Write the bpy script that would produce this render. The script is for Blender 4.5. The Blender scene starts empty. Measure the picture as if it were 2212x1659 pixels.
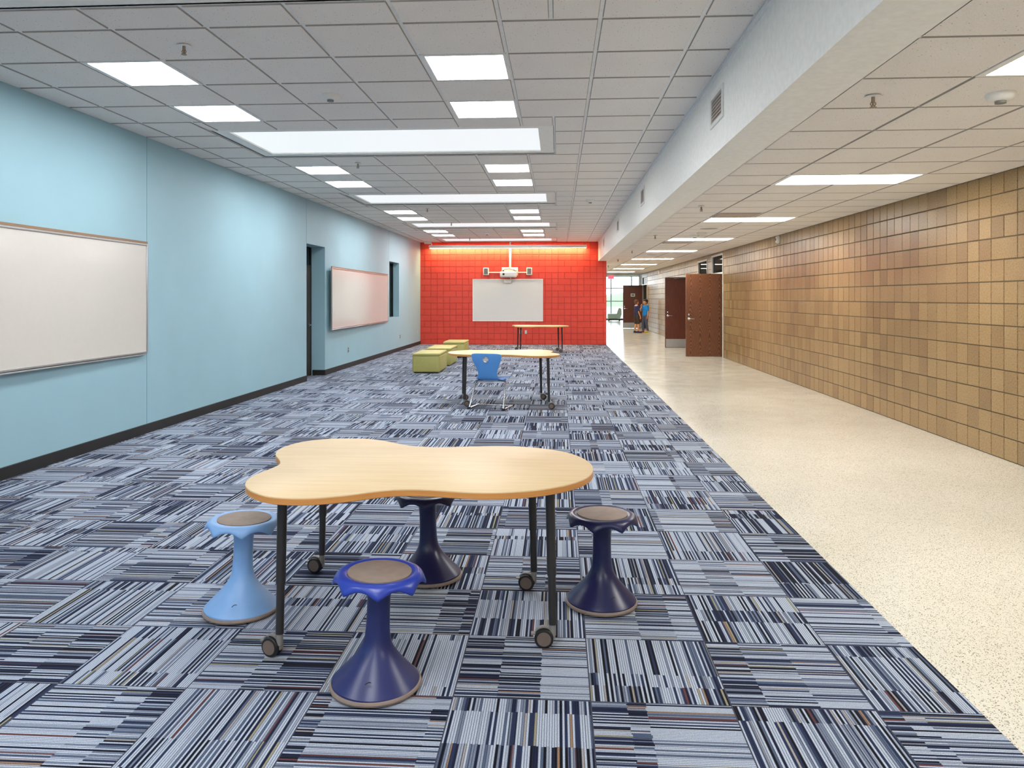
import bpy, bmesh, math, random
from mathutils import Vector, Matrix
random.seed(7)
S = bpy.context.scene
C = S.collection
PI = math.pi
H_CAM = 1.4562; HC = 3.186; HK = 2.593
# ------------------------------------------------------------------ camera, world, exposure
cam = bpy.data.cameras.new('camera'); cam_o = bpy.data.objects.new('camera', cam); C.objects.link(cam_o)
cam.sensor_width = 36; cam.lens = 1619.24/2212*36
cam.shift_y = -(829.5-642.77)/2212
cam.clip_end = 500
cam_o.location = (0, 0, H_CAM); cam_o.rotation_euler = (PI/2, 0, 0.0616)
S.camera = cam_o
S.view_settings.view_transform = 'Standard'; S.view_settings.look = 'None'
S.view_settings.gamma = 1; S.view_settings.use_curve_mapping = False
S.view_settings.exposure = 0.08
try:
    S.cycles.use_denoising = True
    S.cycles.max_bounces = 12; S.cycles.diffuse_bounces = 6
    S.cycles.sample_clamp_indirect = 6
except Exception: pass
w = bpy.data.worlds.new('World'); S.world = w; w.use_nodes = True
bg = w.node_tree.nodes['Background']
bg.inputs[0].default_value = (0.86, 0.94, 1.0, 1); bg.inputs[1].default_value = 7.0
PANEL_E = 32.0; CORR_E = 22.0; SKY_E = .86

# ------------------------------------------------------------------ node expression helper
class NT:
    def __init__(s, name):
        s.m = bpy.data.materials.new(name); s.m.use_nodes = True
        s.t = s.m.node_tree; s.n = s.t.nodes; s.bsdf = s.n['Principled BSDF']
    def link(s, a, b): s.t.links.new(a, b)
    def math(s, op, *a):
        n = s.n.new('ShaderNodeMath'); n.operation = op
        for k, v in enumerate(a):
            if isinstance(v, X): s.link(v.o, n.inputs[k])
            else: n.inputs[k].default_value = v
        return X(s, n.outputs[0])
    def pos(s):
        g = s.n.new('ShaderNodeNewGeometry'); sp = s.n.new('ShaderNodeSeparateXYZ'); s.link(g.outputs['Position'], sp.inputs[0])
        return [X(s, sp.outputs[k]) for k in range(3)]
    def obj(s):
        g = s.n.new('ShaderNodeTexCoord'); sp = s.n.new('ShaderNodeSeparateXYZ'); s.link(g.outputs['Object'], sp.inputs[0])
        return [X(s, sp.outputs[k]) for k in range(3)]
    def vec(s, x, y, z):
        n = s.n.new('ShaderNodeCombineXYZ')
        for k, v in enumerate((x, y, z)):
            if isinstance(v, X): s.link(v.o, n.inputs[k])
            else: n.inputs[k].default_value = v
        return n.outputs[0]
    def wn(s, x, y, z=0.0):
        n = s.n.new('ShaderNodeTexWhiteNoise'); n.noise_dimensions = '3D'; s.link(s.vec(x, y, z), n.inputs['Vector'])
        return X(s, n.outputs['Value'])
    def noise(s, vec, scale, detail=2, rough=.5):
        n = s.n.new('ShaderNodeTexNoise'); s.link(vec, n.inputs['Vector']); n.inputs['Scale'].default_value = scale
        n.inputs['Detail'].default_value = detail; n.inputs['Roughness'].default_value = rough
        return X(s, n.outputs[0])
    def voro(s, vec, scale, feature='F1'):
        n = s.n.new('ShaderNodeTexVoronoi'); s.link(vec, n.inputs['Vector']); n.inputs['Scale'].default_value = scale
        n.feature = feature
        return n
    def ramp(s, fac, stops, const=False):
        n = s.n.new('ShaderNodeValToRGB'); r = n.color_ramp
        if const: r.interpolation = 'CONSTANT'
        while len(r.elements) < len(stops): r.elements.new(0.5)
        for e, (p, c) in zip(r.elements, stops): e.position = p; e.color = (*c, 1)
        s.link(fac.o, n.inputs[0]); return n.outputs[0]
    def mix(s, fac, a, b, mode='MIX'):
        n = s.n.new('ShaderNodeMix'); n.data_type = 'RGBA'; n.blend_type = mode
        if isinstance(fac, X): s.link(fac.o, n.inputs[0])
        else: n.inputs[0].default_value = fac
        for k, v in ((6, a), (7, b)):
            if isinstance(v, tuple): n.inputs[k].default_value = (*v, 1)
            else: s.link(v.o if isinstance(v, X) else v, n.inputs[k])
        return n.outputs[2]
    def base(s, c):
        if isinstance(c, tuple): s.bsdf.inputs['Base Color'].default_value = (*c, 1)
        else: s.link(c, s.bsdf.inputs['Base Color'])
    def bump(s, h, strength=.3, dist=.002):
        n = s.n.new('ShaderNodeBump'); n.inputs['Strength'].default_value = strength; n.inputs['Distance'].default_value = dist
        s.link(h.o, n.inputs['Height']); s.link(n.outputs[0], s.bsdf.inputs['Normal'])
    def set(s, **k):
        for a, v in k.items(): s.bsdf.inputs[a.replace('_', ' ')].default_value = v
class X:
    def __init__(s, nt, o): s.nt = nt; s.o = o
    def __add__(s, b): return s.nt.math('ADD', s, b)
    __radd__ = __add__
    def __sub__(s, b): return s.nt.math('SUBTRACT', s, b)
    def __rsub__(s, b): return s.nt.math('SUBTRACT', b, s)
    def __mul__(s, b): return s.nt.math('MULTIPLY', s, b)
    __rmul__ = __mul__
    def __truediv__(s, b): return s.nt.math('DIVIDE', s, b)
    def floor(s): return s.nt.math('FLOOR', s)
    def fract(s): return s.nt.math('FRACT', s)
    def mod(s, b): return s.nt.math('FLOORED_MODULO', s, b)
    def gt(s, b): return s.nt.math('GREATER_THAN', s, b)
    def lt(s, b): return s.nt.math('LESS_THAN', s, b)
    def abs(s): return s.nt.math('ABSOLUTE', s)
    def min(s, b): return s.nt.math('MINIMUM', s, b)
    def sin(s): return s.nt.math('SINE', s)
def lin(r, g, b):
    f = lambda v: v/255/12.92 if v/255 <= .04045 else ((v/255+.055)/1.055)**2.4
    return (f(r), f(g), f(b))
def plain(name, col, rough=.5, metal=0, spec=.5, coat=0, var=.04, vs=25, bump=0, bs=200):
    t = NT(name); x, y, z = t.obj(); v = t.vec(x, y, z)
    n = t.noise(v, vs, 3)
    c2 = tuple(max(0, c*(1-var)) for c in col); c3 = tuple(min(1, c*(1+var)) for c in col)
    t.base(t.ramp(n, [(0.3, c2), (0.7, c3)]))
    t.set(Roughness=rough, Metallic=metal, Specular_IOR_Level=spec)
    if coat: t.set(Coat_Weight=coat)
    if bump: t.bump(t.noise(v, bs, 2), bump, .001)
    return t.m
def emis(name, col, strength):
    t = NT(name); t.base((.08, .08, .08)); t.bsdf.inputs['Emission Color'].default_value = (*col, 1)
    t.set(Emission_Strength=strength, Roughness=.5); return t.m

M = {}
# carpet tiles: half metre quarter-turned squares of striped loop pile
def carpet():
    t = NT('carpet'); x, y, z = t.pos()
    tx = (x+2.383)/.5; ty = (6.7157-y)/.5
    i = tx.floor(); j = ty.floor(); fx = tx-i; fy = ty-j
    par = (i+j).mod(2.0)
    a = fx*(1.0-par)+fy*par; l = fy*(1.0-par)+fx*par
    n = a*58.0; k = n.floor(); tid = i*13.0+j*57.0
    wob = t.wn(k, tid, 3.3)
    r1 = t.wn(i, j, 1.1); r2 = t.wn(i, j, 2.2)
    b1 = r1*.75+.05; b2 = r2*.9+.1
    seg = l.gt(b1+wob*.012)+l.gt(b2+wob*.012)
    keep = t.wn(k, tid, 9.1).lt(.35); seg_k = seg*(1.0-keep)
    v = t.wn(k, tid, seg_k)
    grp = t.wn((n/2.3).floor(), tid, seg_k+20.0)
    bias = (t.wn(tid, seg, 5.5)-.5)*.30
    odd = k.mod(2.0)
    s = (v*.68+grp*.32)
    s = (s-.5)*1.35+.5
    s = s*odd + (s*.7+.30)*(1.0-odd) + bias
    s = s - .028
    col = t.ramp(s, [(0, (.006, .006, .011)), (.19, (.010, .014, .04)), (.31, (.022, .034, .085)), (.42, (.09, .125, .20)),
                     (.480, (.14, .05, .045)), (.485, (.32, .20, .12)), (.492, (.34, .31, .20)), (.502, (.38, .35, .33)), (.522, (.19, .23, .31)), (.58, (.34, .39, .48)), (.66, (.49, .555, .66))], True)
    sp = t.noise(t.vec(x, y, z), 420, 2, .7)
    spk = t.ramp(sp, [(.36, (.42, .42, .46)), (.60, (1.15, 1.15, 1.15))])
    c = t.mix(1.0, col, spk, 'MULTIPLY')
    # dark lines between yarn rows
    d = (n-k-.5).abs()
    c = t.mix(d.gt(.36)*.72, c, (.02, .024, .045))
    e = fx.min(1.0-fx).min(fy).min(1.0-fy)
    c = t.mix(e.lt(.005), c, (.05, .055, .08))
    t.base(c); t.set(Roughness=.95, Specular_IOR_Level=.15)
    t.bump(sp-d*.8, .5, .002)
    return t.m
M['carpet'] = carpet()
def terrazzo():
    t = NT('terrazzo'); x, y, z = t.pos(); v = t.vec(x, y, z)
    big = t.noise(v, 1.1, 3)
    base = t.ramp(big, [(.3, lin(214, 210, 194)), (.7, lin(223, 219, 205))])
    w1 = t.vec(x+t.noise(v, 90, 1)*.006, y, z)
    vo = t.voro(w1, 190); dist = X(t, vo.outputs['Distance']); cr = t.n.new('ShaderNodeSeparateColor'); t.link(vo.outputs['Color'], cr.inputs[0])
    pick = X(t, cr.outputs[0]); tone = X(t, cr.outputs[1])
    chip = t.ramp(tone, [(0, lin(70, 60, 50)), (.3, lin(120, 105, 85)), (.6, lin(190, 182, 165)), (.8, lin(240, 236, 220))], True)
    m = pick.lt(.44)*dist.lt(.42)
    c = t.mix(m, base, chip)
    t.base(c); t.set(Roughness=.13, Specular_IOR_Level=.5, Coat_Weight=.0)
    t.link(t.ramp(t.noise(v, 3, 3), [(.3, (.13,)*3), (.7, (.2,)*3)]), t.bsdf.inputs['Roughness'])
    return t.m
M['terrazzo'] = terrazzo()
def blockmat(name, axis, cols, rough, spec=.5, speck=.25):
    t = NT(name); P = t.pos(); u = P[axis]/.2; r = (P[2]/.2).floor(); v = t.vec(*P)
    n = t.wn((u).floor(), r, 1.7); n2 = t.noise(v, .9, 2)
    c = t.ramp(n*.45+n2*.55, cols)
    s = t.noise(v, 70, 3, .7)
    c = t.mix(speck, c, t.ramp(s, [(.35, (.35, .3, .25)), (.55, (1, 1, 1)), (.75, (1.3, 1.25, 1.2))]), 'MULTIPLY')
    t.base(c); t.set(Roughness=rough, Specular_IOR_Level=spec); t.bump(t.noise(v, 90, 3, .6), .35, .003)
    return t.m
M['tan_block'] = blockmat('tan_glazed_block', 1, [(.25, lin(136, 109, 72)), (.45, lin(152, 125, 83)), (.6, lin(160, 133, 90)), (.8, lin(143, 115, 75))], .32, .55, .6)
M['mortar'] = plain('mortar', lin(88, 74, 56), .9)
M['red_block'] = blockmat('red_painted_block', 0, [(.2, lin(208, 66, 52)), (.8, lin(216, 74, 59))], .5, .35, .12)
M['red_joint'] = plain('red_shaded_joint', lin(186, 58, 47), .55)  # same red paint, groove shade put into a darker colour
def tilemat():
    t = NT('ceiling_tile'); P = t.pos(); v = t.vec(*P)
    a = t.noise(v, 130, 3, .7); b = t.noise(v, 2, 2)
    c = t.mix(.5, t.ramp(a, [(.34, lin(210, 203, 196)), (.5, lin(240, 233, 226))]), t.ramp(b, [(.3, lin(236, 229, 223)), (.7, lin(242, 236, 231))]))
    vo = t.voro(v, 60); cr = t.n.new('ShaderNodeSeparateColor'); t.link(vo.outputs['Color'], cr.inputs[0])
    pits = X(t, cr.outputs[0]).lt(.18)*X(t, vo.outputs['Distance']).lt(.16)
    c = t.mix(pits, c, lin(120, 112, 102))
    t.base(c); t.set(Roughness=.95, Specular_IOR_Level=.1); return t.m
M['tile'] = tilemat()
M['tbar'] = plain('ceiling_grid_white', lin(236, 236, 234), .5)
M['tileshade'] = plain('tile_edge_shade', lin(165, 158, 150), .9)  # tile slopes coloured darker to draw the shadow line along the grid
M['drywall'] = plain('drywall_offwhite', lin(244, 242, 236), .7, bump=.05)
M['bluewall'] = plain('pale_blue_wall', lin(149, 184, 196), .55, var=.02, vs=2, spec=.3)
M['bluedark'] = plain('blue_wall_seam', lin(105, 150, 165), .6)
M['black_base'] = plain('black_rubber_base', lin(26, 25, 25), .55)
M['whitewall'] = plain('white_wall', lin(225, 225, 220), .7)
M['wboard'] = plain('whiteboard_surface', lin(206, 202, 195), .12, spec=.5, var=.01)
M['wboard2'] = plain('matt_projection_board', lin(214, 214, 210), .45, var=.01)
M['alu'] = plain('aluminium_trim', lin(190, 190, 190), .35, .8)
M['tanrail'] = plain('tackable_map_rail', lin(140, 112, 88), .7)
M['white_pl'] = plain('white_plastic', lin(232, 230, 225), .35)
M['grey_pl'] = plain('grey_plastic', lin(120, 118, 115), .5)
M['taupe'] = plain('taupe_rubber', lin(138, 122, 112), .75, vs=18, var=.10)
M['hub'] = plain('wheel_hub_brown', lin(104, 90, 82), .6)
M['dk_metal'] = plain('charcoal_powdercoat', lin(52, 50, 50), .4, .3)
M['black_pl'] = plain('black_plastic', lin(24, 24, 25), .45)
M['chrome'] = plain('satin_chrome', lin(200, 200, 205), .22, 1.0)
M['brass'] = plain('warm_sprinkler_metal', lin(150, 130, 110), .35, .9)
M['navy'] = plain('navy_plastic', lin(34, 42, 96), .33, spec=.5, var=.03, bump=.08, bs=160)
M['royal'] = plain('royal_blue_plastic', lin(38, 62, 162), .3, spec=.5, var=.03, bump=.05, bs=160)
M['sky_pl'] = plain('light_blue_plastic', lin(124, 166, 216), .4, spec=.5, var=.03, bump=.05, bs=160)
M['ink_pl'] = plain('dark_navy_plastic', lin(24, 29, 74), .3, spec=.5, bump=.05, bs=160)
M['olive'] = plain('olive_green_vinyl', lin(174, 168, 98), .5, bump=.1, bs=300)
M['vent_dark'] = plain('vent_recess', lin(165, 155, 148), .8)
M['louvre'] = plain('vent_louvre_beige', lin(215, 198, 185), .6)
M['dark'] = plain('unlit_backing', lin(26, 26, 28), .9)  # near-black, the unlit interior is put into the colour
M['sage'] = plain('sage_vinyl', lin(200, 214, 198), .5)
def wood(name, c1, c2, rough, sc=(1, 1, 1), cath=False, axis=0):
    t = NT(name); x, y, z = t.obj()
    if cath:
        u = (x*4.3).fract()-.5
        zz = z*2.2+t.noise(t.vec(x*2, y, z*.8), 2.5, 2)*1.2
        d = u*u*9.0+zz
        n = t.noise(t.vec(x*9, y*9, z*2.2), 3, 4, .65)
        s = ((d*26.0+n*7.0).sin()*.5+.5)
        f = t.noise(t.vec(x*160, y*160, z*6), 1, 3, .6)
        c = t.ramp(s*.45+f*.55, [(.25, c1), (.75, c2)])
        t.base(c)
    else:
        f = t.noise(t.vec(x*sc[0], y*sc[1], z*sc[2]), 1, 4, .6)
        t.base(t.ramp(f, [(.3, c1), (.7, c2)]))
    t.set(Roughness=rough, Specular_IOR_Level=.4); return t.m
M['door_wood'] = wood('oak_veneer_brown', lin(74, 42, 27), lin(134, 84, 54), .4, cath=True)
M['door_dark'] = wood('dark_brown_veneer', lin(84, 42, 30), lin(114, 60, 42), .4, (90, 90, 4))
M['door_umber'] = wood('umber_veneer', lin(46, 34, 30), lin(64, 48, 42), .5, (90, 90, 4))
M['maple'] = wood('maple_laminate', lin(212, 184, 142), lin(220, 195, 154), .5, (3, 45, 45))
M['maple_edge'] = wood('maple_edge_band', lin(196, 132, 68), lin(208, 146, 80), .4, (6, 6, 60))
M['panel'] = emis('led_panel', (.97, .985, 1.0), PANEL_E)
M['panel_c'] = emis('led_panel_corridor', (1.0, .97, .905), CORR_E)
M['skylens'] = emis('skylight_diffuser', (.91, .96, .99), SKY_E)
M['washlamp'] = emis('wall_wash_lamp', (1.0, .72, .36), 95.0)
M['exit_red'] = emis('exit_sign_face', (1.0, .22, .30), .9)
M['exit_txt'] = emis('exit_sign_letters', (1.0, .03, .08), .9)
def glass(name, tint=(1, 1, 1), refl=.08):
    t = NT(name); tr = t.n.new('ShaderNodeBsdfTransparent'); tr.inputs[0].default_value = (*tint, 1)
    gl = t.n.new('ShaderNodeBsdfGlossy'); gl.inputs['Roughness'].default_value = .02
    mx = t.n.new('ShaderNodeMixShader'); mx.inputs[0].default_value = refl
    t.link(tr.outputs[0], mx.inputs[1]); t.link(gl.outputs[0], mx.inputs[2])
    t.link(mx.outputs[0], t.n['Material Output'].inputs[0]); return t.m
M['glass'] = glass('clear_glass'); M['dglass'] = glass('dark_glass', (.25, .27, .3), .12)
M['skin'] = plain('skin', lin(214, 146, 98), .5); M['hair1'] = plain('brown_hair', lin(92, 56, 34), .6, var=.3, vs=90, bump=.5)
M['hair2'] = plain('dark_curly_hair', lin(44, 30, 24), .6, var=.3, vs=90, bump=.5)
M['tee_blue'] = plain('bright_blue_cotton', lin(30, 140, 215), .85); M['tee_navy'] = plain('navy_cotton', lin(40, 40, 74), .85)
M['lav'] = plain('pale_lavender_cotton', lin(206, 184, 220), .85); M['brown_cl'] = plain('dark_brown_cotton', lin(62, 50, 42), .85)
M['grey_cl'] = plain('grey_sweatpants', lin(86, 90, 112), .9); M['red_sh'] = plain('red_shoe', lin(200, 60, 40), .5)
M['yellow_sh'] = plain('yellow_shoe', lin(235, 215, 30), .5); M['navy_sh'] = plain('navy_shoe', lin(40, 38, 62), .5); M['green_sign'] = plain('green_placard', lin(70, 130, 100), .5)
M['grass'] = plain('distant_grass', lin(88, 104, 82), .9, vs=.5); M['pave'] = plain('pale_pavement', lin(100, 102, 104), .9, vs=.5)
M['teal_al'] = plain('pale_mullion', lin(150, 175, 178), .4); M['eye_w'] = plain('eye_white', (.8, .8, .8), .2); M['eye_b'] = plain('eye_iris', (.03, .015, .01), .1); M['lip'] = plain('lips', lin(180, 95, 85), .5)

# ------------------------------------------------------------------ mesh helpers
class MB:
    def __init__(s): s.bm = bmesh.new()
    def quad(s, pts, mi=0):
        f = s.bm.faces.new([s.bm.verts.new(p) for p in pts]); f.material_index = mi; return f
    def box(s, a, b, bev=0, seg=2, mi=0, mat=None):
        c = [(x, y, z) for x in (a[0], b[0]) for y in (a[1], b[1]) for z in (a[2], b[2])]
        t = bmesh.new(); vs = [t.verts.new(p) for p in c]
        for f in ((0, 1, 3, 2), (4, 6, 7, 5), (0, 4, 5, 1), (2, 3, 7, 6), (0, 2, 6, 4), (1, 5, 7, 3)): t.faces.new([vs[k] for k in f])
        if bev: bmesh.ops.bevel(t, geom=list(t.edges), offset=bev, segments=seg, affect='EDGES', profile=.5)
        s.merge(t, mi, mat)
    def merge(s, t, mi=0, mat=None):
        bmesh.ops.recalc_face_normals(t, faces=t.faces)
        mp = {}
        for v in t.verts: mp[v] = s.bm.verts.new(mat @ v.co if mat else v.co)
        for f in t.faces:
            try: g = s.bm.faces.new([mp[v] for v in f.verts]); g.material_index = mi if mi >= 0 else f.material_index
            except ValueError: pass
        t.free()
    def loft(s, rings, cap=True, mi=0, closed=True, mat=None):
        t = bmesh.new(); R = [[t.verts.new(p) for p in r] for r in rings]; n = len(rings[0])
        for a, b in zip(R, R[1:]):
            for k in range(n if closed else n-1): t.faces.new((a[k], a[(k+1) % n], b[(k+1) % n], b[k]))
        if cap:
            t.faces.new(list(reversed(R[0]))); t.faces.new(R[-1])
        s.merge(t, mi, mat)
    def lathe(s, prof, seg=32, mi=0, mat=None, cap=True):
        s.loft([[(r*math.cos(2*PI*k/seg), r*math.sin(2*PI*k/seg), z) for k in range(seg)] for r, z in prof], cap, mi, True, mat)
    def tube(s, pts, r, seg=12, mi=0, mat=None):
        pts = [Vector(p) for p in pts]; rs = r if isinstance(r, (list, tuple)) else [r]*len(pts)
        rings = []; up = None
        for k, p in enumerate(pts):
            d = (pts[min(k+1, len(pts)-1)]-pts[max(k-1, 0)]).normalized()
            if up is None:
                up = Vector((0, 0, 1)) if abs(d.z) < .9 else Vector((1, 0, 0))
            u = (up-d*up.dot(d)).normalized(); v = d.cross(u); up = u
            rings.append([p+(u*math.cos(2*PI*a/seg)+v*math.sin(2*PI*a/seg))*rs[k] for a in range(seg)])
        s.loft(rings, True, mi, True, mat)
    def ellip(s, c, r, seg=16, rot=None, mi=0):
        t = bmesh.new(); bmesh.ops.create_uvsphere(t, u_segments=seg, v_segments=max(8, seg//2+2), radius=1)
        m = Matrix.Translation(c) @ (rot or Matrix()) @ Matrix.Diagonal((*r, 1)); s.merge(t, mi, m)
    def cap(s, a, ra, b, rb, seg=14):
        a = Vector(a); b = Vector(b); s.tube([a, b], [ra, rb], seg); s.ellip(a, (ra,)*3, seg); s.ellip(b, (rb,)*3, seg)
    def prism(s, poly, z0, z1, mi=0, mat=None, bev=0):
        t = bmesh.new(); lo = [t.verts.new((x, y, z0)) for x, y in poly]; hi = [t.verts.new((x, y, z1)) for x, y in poly]; n = len(poly)
        t.faces.new(list(reversed(lo))); t.faces.new(hi)
        for k in range(n): t.faces.new((lo[k], lo[(k+1) % n], hi[(k+1) % n], hi[k]))
        s.merge(t, mi, mat)
    def build(s, name, mats, parent=None, smooth=True, ang=38, loc=None, rotz=0, weld=False):
        if weld: bmesh.ops.remove_doubles(s.bm, verts=s.bm.verts, dist=1e-5)
        me = bpy.data.meshes.new(name)
        if smooth:
            s.bm.normal_update()
            for f in s.bm.faces: f.smooth = True
            for e in s.bm.edges:
                if len(e.link_faces) != 2 or e.calc_face_angle(0) > math.radians(ang): e.smooth = False
        s.bm.to_mesh(me); s.bm.free()
        for m in (mats if isinstance(mats, (list, tuple)) else [mats]): me.materials.append(m if not isinstance(m, str) else M[m])
        o = bpy.data.objects.new(name, me); C.objects.link(o)
        if parent: o.parent = parent
        if loc: o.location = loc
        if rotz: o.rotation_euler.z = rotz
        return o
def tag(o, label=None, cat=None, group=None, kind=None):
    if label: o['label'] = label
    if cat: o['category'] = cat
    if group: o['group'] = group
    if kind: o['kind'] = kind
    return o
def thing(name, label, cat, loc=(0, 0, 0), rotz=0, group=None):
    o = bpy.data.objects.new(name, None); C.objects.link(o); o.location = loc; o.rotation_euler = (0, 0, rotz); o.empty_display_size = .1
    return tag(o, label, cat, group)
def copy_tree(o, parent=None):
    c = o.copy(); C.objects.link(c); c.parent = parent
    for ch in list(o.children): copy_tree(ch, c)
    return c
def st(o, label=None):
    o['kind'] = 'structure'
    if label: o['label'] = label
    return o
def subrect(r, h):
    a, b, c, d = r; e, f, g, i = h
    if b <= e or a >= f or d <= g or c >= i: return [r]
    out = []
    if a < e: out.append((a, e, c, d))
    if b > f: out.append((f, b, c, d))
    a2, b2 = max(a, e), min(b, f)
    if c < g: out.append((a2, b2, c, g))
    if d > i: out.append((a2, b2, i, d))
    return out
def wallmesh(mb, mp, s0, s1, z0, z1, t, holes=(), mi=0, hmi=0):
    ss = sorted({s0, s1, *[v for h in holes for v in h[:2]]}); zs = sorted({z0, z1, *[min(max(v, z0), z1) for h in holes for v in h[2:]]})
    solid = {}
    for i in range(len(ss)-1):
        for j in range(len(zs)-1):
            cs, cz = (ss[i]+ss[i+1])/2, (zs[j]+zs[j+1])/2
            solid[i, j] = not any(h[0] < cs < h[1] and h[2] < cz < h[3] for h in holes)
    for (i, j), v in solid.items():
        if not v: continue
        a, b, c, d = ss[i], ss[i+1], zs[j], zs[j+1]
        mb.quad([mp(a, 0, c), mp(b, 0, c), mp(b, 0, d), mp(a, 0, d)], mi)
        mb.quad([mp(a, t, d), mp(b, t, d), mp(b, t, c), mp(a, t, c)], mi)
        for di, dj, p in ((-1, 0, (a, c, a, d)), (1, 0, (b, c, b, d)), (0, -1, (a, c, b, c)), (0, 1, (a, d, b, d))):
            if not solid.get((i+di, j+dj), False):
                mb.quad([mp(p[0], 0, p[1]), mp(p[2], 0, p[3]), mp(p[2], t, p[3]), mp(p[0], t, p[1])], hmi)
def blockwall(mb, mp, s0, s1, z0, z1, holes, bw, bh, zoff, gap=.005, depth=.006, hide=.25, seed=1):
    rnd = random.Random(seed); nr = int((z1-z0)/bh)+3
    for r in range(-1, nr):
        za, zb = z0+zoff+r*bh, z0+zoff+(r+1)*bh
        nb = int((s1-s0)/(2*bw))+3
        for b in range(-1, nb):
            a = s0+(b*2+(r % 2))*bw
            parts = [(a, a+2*bw)] if rnd.random() < hide else [(a, a+bw), (a+bw, a+2*bw)]
            for p in parts:
                R = [(max(p[0], s0), min(p[1], s1), max(za, z0), min(zb, z1))]
                for h in holes: R = [q for x in R for q in subrect(x, h)]
                for q in R:
                    if q[1]-q[0] < .02 or q[3]-q[2] < .02: continue
                    g = gap; e = gap+.004
                    o = [(q[0]+g, q[2]+g), (q[1]-g, q[2]+g), (q[1]-g, q[3]-g), (q[0]+g, q[3]-g)]
                    n = [(q[0]+e, q[2]+e), (q[1]-e, q[2]+e), (q[1]-e, q[3]-e), (q[0]+e, q[3]-e)]
                    O = [mp(x, 0, z) for x, z in o]; I = [mp(x, -depth, z) for x, z in n]
                    mb.quad(I, 0)
                    for k in range(4): mb.quad([O[k], O[(k+1) % 4], I[(k+1) % 4], I[k]], 0)

# ------------------------------------------------------------------ setting: floors
Y0 = -5.0; YR = 23.2
b = MB(); b.box((-4.9, Y0-.2, -.1), (1.48, YR+.05, 0)); st(b.build('floor', 'carpet', smooth=False), 'striped carpet tile floor in blues and greys')
b = MB(); b.box((1.48, Y0-.2, -.1), (7.2, 49.2, -.002)); b.box((-6, YR+.3, -.1), (1.48, 49.2, -.002)); b.box((7.2, 37.5, -.1), (10, 49.2, -.002))
st(b.build('floor', 'terrazzo', smooth=False), 'polished cream speckled terrazzo floor')
# left wall (runs very slightly towards the room)
lw = lambda s, n, z: (-4.465+.0072*s-n, s, z)
hl = [(12.80, 13.81, -.01, 2.40), (19.02, 20.15, .935, 2.39)]
b = MB(); wallmesh(b, lw, Y0, YR+.3, 0, HC+.3, .28, hl); st(b.build('wall_left', 'bluewall', smooth=False), 'pale blue wall')
b = MB()
for a, c in ((Y0, 12.80), (13.81, YR)):
    b.loft([[lw(a, 0, 0), lw(a, -.010, 0), lw(a, -.010, .098), lw(a, 0, .102)], [lw(c, 0, 0), lw(c, -.010, 0), lw(c, -.010, .098), lw(c, 0, .102)]])
b.box((-4.60, 13.795, 0), (-4.36, 13.812, .1))
st(b.build('baseboard_left', 'black_base', smooth=False))
for y, za, zb in ((7.79, .102, HC), (12.795, 2.4, HC), (18.97, 2.39, HC), (2.8, .102, HC)):
    b = MB(); x = lw(y, 0, 0)[0]; b.box((x-.004, y-.004, za), (x+.0015, y+.004, zb)); st(b.build('trim_1', 'bluedark', smooth=False))
# recess door
b = MB(); b.box((-4.80, 12.6, -.02), (-4.66, 14.0, 2.6)); st(b.build('wall_recess', 'dark', smooth=False))
d = thing('door_1', 'dark brown wooden door with lever handle set back in the blue wall', 'door', (-4.64, 12.82, 0)); d['kind'] = 'structure'
b = MB(); b.box((-.015, .02, .01), (.015, .96, 2.02), .002); b.build('door_leaf', 'door_umber', d)
b = MB(); b.box((-.02, .02, 2.02), (.02, .965, 2.06)); b.box((-.02, .965, 0), (.02, .985, 2.39)); b.box((-.02, 0, 0), (.02, .02, 2.39)); b.build('door_frame', 'black_base', d)
b = MB(); b.tube([(.015, .84, .95), (.07, .84, .95), (.07, .72, .95)], .011); b.lathe([(.028, 0), (.028, .012)], 20, mat=Matrix.Translation((.015, .84, .95)) @ Matrix.Rotation(PI/2, 4, 'Y')); b.build('door_handle', 'chrome', d)
b = MB(); b.box((-.004, .02, 2.06), (.004, .96, 2.39)); b.build('transom_glass', 'dglass', d)
wn = thing('window_1', 'narrow dark window recessed in the blue wall', 'window', (-4.50, 19.02, .935)); wn['kind'] = 'structure'
b = MB(); b.box((-.06, 0, 0), (-.02, 1.13, 1.455)); b.build('window_backing', 'dark', wn, smooth=False)
b = MB(); b.box((-.018, .0, 0), (.0, 1.13, 1.455)); b.build('glass_pane', 'dglass', wn, smooth=False)
b = MB()
for p in (((-.02, 0, 0), (.02, .03, 1.455)), ((-.02, 1.10, 0), (.02, 1.13, 1.455)), ((-.02, .03, 0), (.02, 1.10, .03)), ((-.02, .03, 1.42), (.02, 1.10, 1.455))): b.box(*p)
b.build('window_frame', 'black_base', wn, smooth=False)
# red end wall
rw = lambda s, n, z: (s, YR+n, z)
b = MB(); wallmesh(b, rw, -4.6, 1.474, 0, HC+.3, .3, (), 1, 1)
blockwall(b, rw, -4.36, 1.474, 0, HC, [], .198, .188, -.032, gap=.0055, depth=.009, seed=3)
rwx = lambda s, n, z: (1.474-n, YR+s, z)
blockwall(b, rwx, 0.0, .3, 0, HC, [], .198, .188, -.032, seed=4)
st(b.build('wall_back', ['red_block', 'red_joint'], smooth=False), 'red painted block end wall')
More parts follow.
